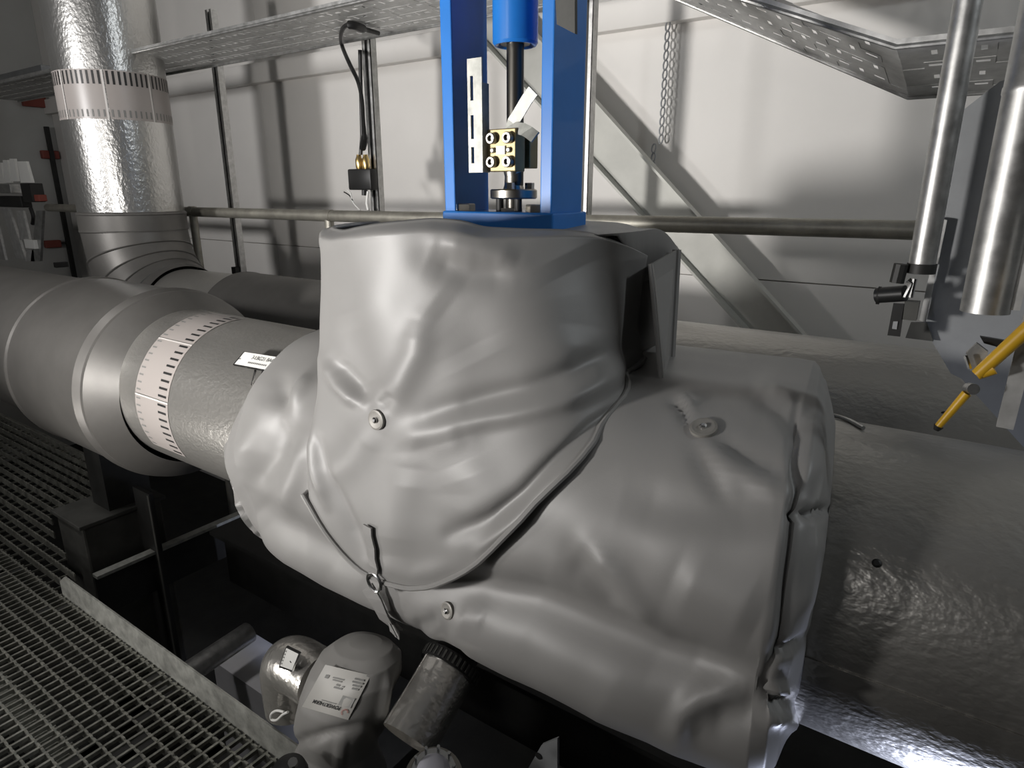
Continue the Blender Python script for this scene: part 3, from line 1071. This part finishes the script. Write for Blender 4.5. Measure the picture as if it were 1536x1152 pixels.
hp = empty('hanging_bracket', (.1, 1.75, 1.2), 'grey sheet-steel bracket with pointed lower corner at the right edge', 'bracket')
Yp = 1.72
poly = [at(1428, 178, Yp), at(1384, 488, Yp), at(1426, 560, Yp), at(1442, 568, Yp), at(1600, 742, Yp), at(1700, 742, Yp), at(1700, 60, Yp), at(1500, 122, Yp)]
MB().prism(poly, (0, .004, 0)).build('sheet', M['duct'], hp)
for (p0, p1, p2, p3) in (((1413, 328), (1421, 330), (1389, 482), (1379, 480)), ((1404, 327), (1411, 328), (1393, 398), (1385, 396))):
    MB().prism([at(*p0, Yp - .02), at(*p1, Yp - .02), at(*p2, Yp - .02), at(*p3, Yp - .02)], (0, -.008, 0)).build('flat_bar', M['tray'], hp)
MB().prism([at(1494, 640, 1.15), at(1520, 645, 1.15), at(1600, 340, 1.15), at(1570, 335, 1.15)], (0, .008, 0)).build('flat_bar', M['tray'], hp)
MB().prism([at(1516, 465, 1.19), at(1530, 466, 1.19), at(1570, 300, 1.19), at(1552, 296, 1.19)], (0, .006, 0)).build('flat_bar', M['tray'], hp)
# small fittings below the slim conduit
MB().tube([at(1352, 396, 1.58), at(1345, 424, 1.58)], .014, 10).build('fitting', M['dark_steel'], hp, True)
MB().tube([at(1316, 443, 1.62), at(1358, 440, 1.6)], .017, 16).build('dark_stub', M['black'], hp, True)
MB().lathe([(0, .012), (0, .0195), (.006, .0195)], at(1316, 443, 1.62), (1, 0, 0), 16).build('stub_rim', M['dark_steel'], hp, True)
slp = MB()
a0, a1 = at(1345, 455, 1.6), at(1334, 503, 1.6)
slp.prism([at(1340, 455, 1.6), at(1357, 456, 1.6), at(1350, 505, 1.6), at(1331, 503, 1.6)], (0, .006, 0))
so = slp.build('slotted_strip', M['black'], hp)
MB().prism([at(1340, 482, 1.598), at(1347, 482, 1.598), at(1345, 494, 1.598), at(1338, 493, 1.598)], (0, -.001, 0)).build('slot', M['duct'], so)
MB().tube([at(1362, 420, 1.59), at(1368, 425, 1.59), at(1358, 446, 1.59)], .006, 8).build('bolt', M['chrome'], hp, True)
MB().tube([at(1372, 418, 1.59), at(1366, 446, 1.59)], .005, 8).build('bolt', M['chrome'], hp, True)
MB().span(at(1357, 452, 1.6), at(1376, 478, 1.63)).build('clamp_block', M['support'], hp)
MB().prism([at(1366, 484, 1.7), at(1390, 484, 1.7), at(1400, 512, 1.7), at(1358, 507, 1.7)], (0, .01, 0)).build('gusset', M['support'], hp)

lv = empty('yellow_lever', at(1450, 590, 1.12), 'bent yellow lever poking out below the right-hand pipe end', 'lever')
for (p, q, r_) in (((1407, 640), (1450, 590), .0065), ((1466, 562), (1600, 440), .011), ((1466, 563), (1491, 553), .0085)):
    MB().tube([at(*p, 1.12), at(*q, 1.12)], [r_ * .8, r_, ][:2], 12).build('lever_arm', M['yellow'], lv, True)
MB().tube([at(1404, 645, 1.12), at(1408, 639, 1.12)], [.004, .007], 10).build('lever_tip', M['dark_steel'], lv, True)
MB().lathe([(0, .008), (.02, .008)], at(1453, 582, 1.13), (.3, -1, .2), 14).build('hub', M['galv'], lv, True)
MB().prism([at(1449, 530, 1.14), at(1465, 515, 1.14), at(1482, 528, 1.14), at(1475, 556, 1.14), at(1455, 556, 1.14)], (0, .012, 0)).build('hub_plate', M['galv'], lv)
MB().tube([at(1448, 533, 1.125), at(1455, 553, 1.125)], .003, 6).build('pin', M['chrome'], lv)
MB().prism([at(1470, 505, 1.16), at(1512, 512, 1.16), at(1505, 523, 1.16), at(1476, 515, 1.16)], (0, .01, 0)).build('slot_plate', M['black'], lv)

# pale wire end lying on the front pipe
wp = [on_cyl((1236, 622), .302)[0], on_cyl((1255, 624), .303)[0], on_cyl((1275, 631), .302)[0], on_cyl((1295, 642), .302)[0]]
tag(MB().tube(smooth_path(wp), .004, 8).build('wire_end', M['galv'], None, True), 'thin pale wire end lying on the pipe right of the cover', 'wire')

# ------------------------------------------------------------------ white tag standing off the front pipe
tg = empty('pipe_tag', on_cyl((385, 545), .289)[0], 'white text tag on black legs on the striped pipe', 'tag')


def off_cyl(p, d):
    P_, n_ = on_cyl(p, .289 + d)
    return P_


tp = [off_cyl((349, 547), .05), off_cyl((402, 557), .05), off_cyl((417, 535), .05), off_cyl((366, 527), .05)]
nrm = (tp[1] - tp[0]).cross(tp[3] - tp[0]).normalized()
if nrm.y > 0:
    nrm = -nrm
MB().prism(tp, -nrm * .006).build('tag_backing', M['black'], tg)


def quad_pt(q, u, v, lift):
    if callable(q):
        return q(u, v, lift)
    return q[0].lerp(q[1], u).lerp(q[3].lerp(q[2], u), v) + nrm_q(q) * lift


def nrm_q(q):
    n = (q[1] - q[0]).cross(q[3] - q[0]).normalized()
    return n if n.dot(Vector(EYE) - q[0]) > 0 else -n


def decal(q, u0, v0, u1, v1, lift, b):
    b.add([quad_pt(q, u0, v0, lift), quad_pt(q, u1, v0, lift), quad_pt(q, u1, v1, lift), quad_pt(q, u0, v1, lift)], [(0, 1, 2, 3)])


b = MB()
decal(tp, .04, .06, .96, .96, .001, b)
face = b.build('tag_face', M['white'], tg)


def lettering(txt, q, u, v, h, m, parent, align='LEFT', flip=False, xs_=1.0, bold=0.0):
    """flat lettering set on the quad q, its baseline at (u, v)"""
    cu = bpy.data.curves.new('lettering', 'FONT')
    cu.body = txt
    cu.size = 1.0
    cu.offset = bold
    cu.align_x = align
    tmp = bpy.data.objects.new('lettering', cu)
    C.objects.link(tmp)
    dg = bpy.context.evaluated_depsgraph_get()
    me = bpy.data.meshes.new_from_object(tmp.evaluated_get(dg))
    bpy.data.objects.remove(tmp)
    o0 = quad_pt(q, u, v, .0018)
    sx = 1 / (quad_pt(q, 1, 0, 0) - quad_pt(q, 0, 0, 0)).length * h * xs_
    sy = 1 / (quad_pt(q, 0, 1, 0) - quad_pt(q, 0, 0, 0)).length * h
    if flip:
        sx, sy = -sx, -sy
    for vtx in me.vertices:
        vtx.co = quad_pt(q, u + vtx.co.x * sx, v + vtx.co.y * sy, .0018)
    me.materials.append(m)
    o = bpy.data.objects.new('lettering', me)
    C.objects.link(o)
    put(o, parent)
    return o


lettering('3-LBG21 BACH', tp, .36, .56, .018, M['ink'], face)
b = MB()
for i in range(11):
    decal(tp, .36 + i * .048, .26, .36 + i * .048 + .034, .36, .0018, b)
b.build('small_print', M['pale_ink'], face)['kind'] = 'stuff'
b = MB()
decal(tp, .05, .40, .09, .50, .0018, b)
decal(tp, .93, .40, .96, .50, .0018, b)
b.build('small_print', M['pale_ink'], face)['kind'] = 'stuff'
for (p, q) in (((383, 556), (378, 577)), ((394, 558), (388, 577))):
    MB().tube([off_cyl(p, .045), off_cyl(q, .0)], .0035, 6).build('tag_leg', M['black'], tg)

# ------------------------------------------------------------------ small jacketed branch valve in the pit
sj = empty('small_valve_jacket', at(520, 1060, .86), 'small grey cloth jacket with paper label below the big cover', 'jacket')
# lofted sack: centre pixel, depth, half width m, half depth m
loft = [((548, 962), .90, .05, .03), ((544, 968), .895, .095, .055), ((540, 982), .885, .125, .075), ((532, 1005), .87, .138, .088), ((520, 1045), .855, .148, .095), ((510, 1085), .85, .142, .096),
        ((508, 1108), .85, .132, .088), ((508, 1128), .85, .135, .10), ((506, 1160), .85, .14, .112), ((500, 1210), .85, .12, .10), ((500, 1300), .86, .08, .08)]
pts = [at(*l[0], l[1]) for l in loft]
rows = []
NJ = 96
for k in range(len(loft) * 10 - 9):
    i = min(k // 10, len(loft) - 2)
    f_ = (k - i * 10) / 10
    f_ = f_ * f_ * (3 - 2 * f_) if False else f_
    c = pts[i].lerp(pts[i + 1], f_)
    hw = loft[i][2] * (1 - f_) + loft[i + 1][2] * f_
    hd = loft[i][3] * (1 - f_) + loft[i + 1][3] * f_
    ux = Vector((.86, -.1, .22)).normalized()
    uy = Vector((.1, .9, .0)).normalized()
    rows.append([c + ux * (hw * math.copysign(abs(math.cos(t)) ** .85, math.cos(t))) + uy * (hd * math.copysign(abs(math.sin(t)) ** .85, math.sin(t))) for t in arc(0, 2 * PI, NJ)[:-1]])
R_ = np.array([[tuple(p) for p in r] for r in rows])
cen = R_.mean(1, keepdims=True)
nj = R_ - cen
nj /= np.linalg.norm(nj, axis=2, keepdims=True) + 1e-9
fl_ = R_.reshape(-1, 3)
dj = fold_field(px(fl_), [([(430, 1118), (500, 1098), (560, 1085)], 8, -.014), ([(585, 1010), (578, 1050), (572, 1085)], 6, .014), ([(598, 1020), (592, 1060), (575, 1090)], 6, -.014), ([(606, 1030), (600, 1075)], 6, .012),
                          ([(560, 1085), (580, 1120), (600, 1145)], 9, -.014), ([(470, 970), (455, 1000), (440, 1040)], 8, .008), ([(500, 1128), (520, 1130)], 24, .012)]) + .004 * cloth_noise(fl_, 14, 2.0)
R_ = (fl_ + nj.reshape(-1, 3) * dj[:, None]).reshape(R_.shape)
MB().rings([[tuple(p) for p in r] for r in R_], True, True, True).build('cloth', M['jacket'], sj, True, 60)
LP = [np.array(p, float) for p in ((453, 1060), (522, 1080), (556, 1013), (488, 997))]
fr_ = R_.reshape(-1, 3)
rp_ = px(fr_)
rd_ = (fr_ - EYE) @ _fw
okv = (nj.reshape(-1, 3) * (EYE - fr_)).sum(1) > 0
fr_, rp_, rd_ = fr_[okv], rp_[okv], rd_[okv]


def lq(u, v, lift=0.0):
    p = (LP[0] * (1 - u) + LP[1] * u) * (1 - v) + (LP[3] * (1 - u) + LP[2] * u) * v
    w_ = np.exp(-((rp_ - p) ** 2).sum(1) / (2 * 14 ** 2))
    z = (w_ * rd_).sum() / w_.sum()
    d = ray(*p)
    return Vector(EYE + d * (z - .012 - lift))


b = MB()
G = 8
grid = []
for i in range(G + 1):
    row = []
    for j in range(G + 1):
        u, v = j / G, i / G
        p = lq(u, v)
        row.append(p)
    grid.append(row)
b.rings(grid, False)
pap = b.build('paper_label', M['paper'], sj, True)


b = MB()
for (u0, v0, u1, v1) in ((.72, .84, .92, .88), (.70, .77, .93, .81), (.74, .70, .92, .74), (.76, .63, .90, .67), (.28, .76, .52, .79), (.30, .71, .50, .74), (.12, .72, .20, .80), (.40, .56, .58, .60), (.42, .62, .50, .66), (.55, .62, .60, .65), (.30, .24, .62, .26)):
    decal(lq, u0, v0, u1, v1, .0015, b)
o = b.build('small_print', M['pale_ink'])
o['kind'] = 'stuff'
put(o, pap)
b = MB()
decal(lq, .66, .24, .93, .46, .0015, b)
o = b.build('grey_print_box', mat('grey_print', (.36, .36, .345), .5))
put(o, pap)
lettering('POWERTHERM', lq, .745, .215, .0135, M['ink'], pap, flip=True, bold=.02, xs_=.92)
b = MB()
for k in range(14):
    t0, t1 = 2 * PI * k / 14, 2 * PI * (k + .8) / 14
    if k < 10:
        def E_(t, r):
            return quad_pt(lq, .86 + r * math.cos(t), .13 + r * 1.0 * math.sin(t), .0016)
        b.add([E_(t0, .075), E_(t1, .075), E_(t1, .045), E_(t0, .045)], [(0, 1, 2, 3)])
o = b.build('printed_emblem', M['red_ink'])
put(o, pap)

el_ = empty('foil_elbow', at(432, 1015, .9), 'crumpled bright foil elbow left of the small jacket', 'pipe elbow')
c0 = at(436, 1012, .92)
ax = Vector((.9, -.05, .35)).normalized()
path = [c0 + Vector((-.022, .01, -.13)), c0 + Vector((-.026, .01, -.06)), c0 + Vector((-.012, .005, .015)), c0 + Vector((.04, 0, .05)), c0 + Vector((.16, -.01, .06))]
MB().tube(smooth_path([Vector(p) for p in path], 8), .078, 40).build('foil', M['foil'], el_, True)
q = [at(423, 1001, .80), at(442, 1007, .80), at(452, 979, .80), at(433, 970, .80)]
# the tag lies on the elbow's crown
dd = .0
tg2 = empty('elbow_tag', at(437, 988, .82), 'small white tag with black edge on the foil elbow', 'tag')
q = [at(418, 1001, .845), at(438, 1008, .845), at(449, 980, .845), at(429, 970, .845)]
n_ = nrm_q(q)
MB().prism(q, -n_ * .006).build('tag_backing', M['black'], tg2)
b = MB()
decal(q, .07, .10, .97, .97, .001, b)
f2 = b.build('tag_face', M['white'], tg2)
b = MB()
for i in range(5):
    decal(q, .10, .2 + i * .15, .18, .28 + i * .15, .0016, b)
b.build('small_print', M['pale_ink'], f2)['kind'] = 'stuff'
MB().tube([at(437, 992, .845), at(440, 998, .90)], .004, 6).build('tag_leg', M['black'], tg2)

fb = empty('foil_branch_pipe', at(655, 1060, .95), 'short foil-clad branch pipe with clamp band right of the small jacket', 'pipe')
p0, p1 = at(612, 1110, .84), at(672, 1005, .99)
axb = (p1 - p0).normalized()
L_ = (p1 - p0).length
MB().lathe([(-.0, .067), (L_, .067)], p0, axb, 48, False).build('foil', M['foil'], fb, True)
MB().lathe([(L_ * .98, .064), (L_ * .98, .075), (L_ * .98 + .03, .075), (L_ * .98 + .03, .064)], p0, axb, 48).build('clamp_band', M['black'], fb, True, 25)
u_ = axb.cross(Vector((0, 0, 1))).normalized()
v_ = axb.cross(u_)
for k in range(36):
    t = 2 * PI * k / 36
    c = p0 + axb * (L_ * .98 + .015) + (u_ * math.cos(t) + v_ * math.sin(t)) * .0755
    n = (u_ * math.cos(t) + v_ * math.sin(t))
    Rm = Matrix((axb, n.cross(axb), n)).transposed()
    MB().box(c, (.020, .005, .002), Rm.to_4x4() if False else Rm).build('band_slot', M['support'], fb)
MB().tube([p0 + axb * (L_ * q_) + (u_ * math.cos(-2.2) + v_ * math.sin(-2.2)) * .0675 for q_ in (0, .5, 1)], .0025, 6).build('foil_seam', M['foil'], fb)
MB().lathe([(0, .055), (.30, .055)], p1, axb, 32).build('stub', M['dark_steel'], fb, True)

gb = empty('gauge_cap', at(645, 1150, .76), 'pale round dial cap in a bright studded ring at the bottom edge', 'gauge')
gc = at(650, 1158, .76)
na = (Vector(EYE) - gc).normalized()
na = (na + Vector((0, 0, .9))).normalized()
MB().lathe([(-.03, .046), (0, .046), (.004, .044), (.004, .034), (0, .034)], gc, na, 40).build('bezel', M['chrome'], gb, True, 25)
MB().lathe([(-.02, .036), (.004, .034), (.012, .024), (.015, .008)], gc, na, 32).build('dial_cap', M['lav'], gb, True)
u_ = na.cross(Vector((0, 0, 1))).normalized()
v_ = na.cross(u_)
for k in range(10):
    t = 2 * PI * k / 10
    MB().tube([gc + (u_ * math.cos(t) + v_ * math.sin(t)) * .041 + na * .0, gc + (u_ * math.cos(t) + v_ * math.sin(t)) * .041 + na * .022], .0035, 6).build('stud', M['chrome'], gb)
MB().lathe([(-.06, .060), (-.03, .060)], gc, na, 32).build('flange', M['steel'], gb, True)

kn = empty('black_knob', at(434, 1160, .66), 'glossy black knob at the bottom edge beside the kick plate', 'knob')
kc = at(434, 1160, .66)
MB().lathe([(0, .02), (.004, .034), (.02, .040), (.04, .036), (.05, .02)], kc - na * .03, (na + Vector((0, 0, .6))).normalized(), 28).build('cap', M['black'], kn, True)
MB().lathe([(0, .010), (.01, .010)], at(440, 1146, .625), na, 10).build('screw', M['chrome'], kn, True)

# white string loop by the kick plate
lp = [at(426, 1068, .835), at(415, 1066, .835), at(407, 1071, .835), at(407, 1079, .835), at(415, 1080, .835), at(424, 1072, .835), at(432, 1068, .835)]
tag(MB().tube(smooth_path(lp), .0034, 8).build('string_loop', M['white'], None, True), 'loop of white string hanging beside the kick plate', 'string')

# ------------------------------------------------------------------ pipe support and steelwork in the pit
pd = empty('pipe_support', (-3.2, 1.2, -1.3), 'dark steel box pedestal carrying the pipe sleeve beside the grating', 'support')
MB().span((-3.37, 1.06, -1.3), (-3.10, 1.42, .13), .01).build('pedestal', M['support'], pd)
MB().span((-3.39, 1.045, .13), (-3.09, 1.44, .15), .004).build('top_plate', M['support'], pd)
MB().span((-3.30, 1.20, .15), (-3.14, 1.40, .485)).build('saddle', M['dark_steel'], pd)
MB().span((-2.95, 1.29, -1.3), (-2.935, 1.295, .25)).build('rib', M['support'], pd)
MB().span((-3.10, 1.30, -1.3), (-2.95, 1.32, .25)).build('rib_plate', M['dark_steel'], pd)
MB().span((-3.03, 1.04, -.075), (-2.985, 2.1, -.06)).build('cross_flange', M['galv_dull'], pd)
MB().span((-3.03, 1.04, -.28), (-3.015, 2.1, -.075)).build('cross_web', M['dark_steel'], pd)

bm_ = empty('steel_beam', (-2, 1.3, 0), 'dark steel beam lying in the pit under the valve', 'beam')
MB().span((-2.9, 1.60, -.35), (.0, 1.63, -.05)).build('web', M['dark_steel'], bm_)
MB().span((-2.9, 1.53, -.05), (.0, 1.70, -.03)).build('flange', M['dark_steel'], bm_)
b2 = empty('steel_beam', (-.6, 1.0, -.3), 'dark steel channel below the right end of the cover', 'beam')
MB().span((-1.05, 1.0, -.25), (-.1, 1.02, .10)).build('web', M['dark_steel'], b2)
MB().span((-1.05, .93, .10), (-.1, 1.06, .12)).build('flange', M['dark_steel'], b2)
MB().span((-.13, .93, -.25), (-.1, 1.06, .10)).build('end_plate', M['dark_steel'], b2)

bk = empty('hole_bracket', at(815, 1140, .95), 'grey bracket plate with a bolt hole under the cover', 'bracket')
MB().prism([at(788, 1160, .95), at(812, 1118, .95), at(836, 1108, .95), at(836, 1160, .95)], (0, .008, 0)).build('plate', M['duct'], bk)
MB().lathe([(0, .008), (.001, .008)], at(808, 1134, .949), (0, -1, 0), 14).build('hole', M['black'], bk)

# lit concrete plinth and a drain pipe on the level below
tag(MB().span((-2.72, 1.36, -1.3), (-2.3, 1.60, -.6)).build('plinth', M['pale_conc']), 'pale concrete plinth lit coldly on the lower level', 'plinth')
tag(MB().tube([(-2.5, .98, -.42), (-2.54, 1.46, -.42)], .05, 20).build('lower_pipe', M['galv'], None, True), 'bluish steel pipe stub down in the pit beside the kick plate', 'pipe')

# ------------------------------------------------------------------ far left: red clamps, dark post, instrument rack
dp = empty('dark_post', (LX + .06, 3.3, -1.3), 'thin dark upright post with red clamps near the left wall', 'post')
xa = LX + .06
MB().span((xa - .02, 3.28, -1.3), (xa + .02, 3.32, 2.25)).build('upright', M['dark_steel'], dp)
for (p, s_) in (((52, 152), .11), ((76, 232), .085), ((80, 366), .08)):
    c = at(*p, LX + .05, 0)
    MB().span((LX + .002, c.y - s_, c.z - s_ * .5), (LX + .06, c.y + s_, c.z + s_ * .5), .01).build('red_clamp', M['red'], dp)
    MB().span((LX + .002, c.y, c.z - .012), (LX + .03, 3.3, c.z + .012)).build('clamp_arm', M['support'], dp)
bt = MB().span((LX, 2.95, at(40, 135, 3).z), (at(74, 120, 3).x, 3.05, at(40, 105, 3).z), .005)
tag(bt.build('wall_trunking', M['duct']), 'short grey trunking ending left of the riser pipe', 'trunking')
rk = empty('instrument_rack', (-6.0, 2.3, .9), 'cluttered pale instrument rack at the far left edge', 'rack')
Yk = 2.35
for (a_, b_, m) in (((2, 312), (38, 388), 'tray'), ((-20, 312), (8, 390), 'tray'), ((24, 316), (44, 360), 'tray'), ((54, 316), (60, 392), 'galv'), ((40, 375), (52, 392), 'tray')):
    p, q = at(*a_, Yk), at(*b_, Yk)
    MB().prism([p, at(a_[0] + 10, a_[1], Yk), at(b_[0], b_[1], Yk), at(b_[0] - 14, b_[1], Yk)], (0, .02, 0)).build('upright', M[m], rk)
MB().span(at(0, 290, Yk), at(34, 276, Yk + .1), .004).build('terminal_block', M['galv'], rk)
MB().span(at(35, 303, Yk), at(64, 275, Yk + .1), .006).build('black_module', M['black'], rk)
MB().span(at(52, 302, Yk - .03), at(70, 292, Yk + .03), .006).build('red_module', M['red'], rk)
MB().span(at(-10, 310, Yk), at(46, 294, Yk + .08), .006).build('module_row', M['dark_steel'], rk)
for i, (a_, b_) in enumerate((((4, 240), (14, 274)), ((-6, 244), (4, 275)), ((14, 238), (24, 272)), ((26, 242), (48, 274)))):
    MB().prism([at(a_[0], a_[1], Yk), at(a_[0] + 7 + 6 * (i == 3), a_[1], Yk), at(b_[0] + (2 if i < 3 else 0), b_[1], Yk), at(b_[0] - 8 - 9 * (i == 3), b_[1], Yk)], (0, .02, 0)).build('wiring_strip', M['white'], rk)
MB().span(at(38, 372, Yk - .03), at(56, 360, Yk), .003).build('white_plug', M['white'], rk)
MB().tube(smooth_path([at(46, 312, Yk), at(50, 325, Yk), at(49, 336, Yk)]), .016, 8).build('black_lead', M['black'], rk, True)
MB().span(at(84, 402, Yk), at(99, 392, Yk + .1), .006).build('black_module', M['black'], rk)
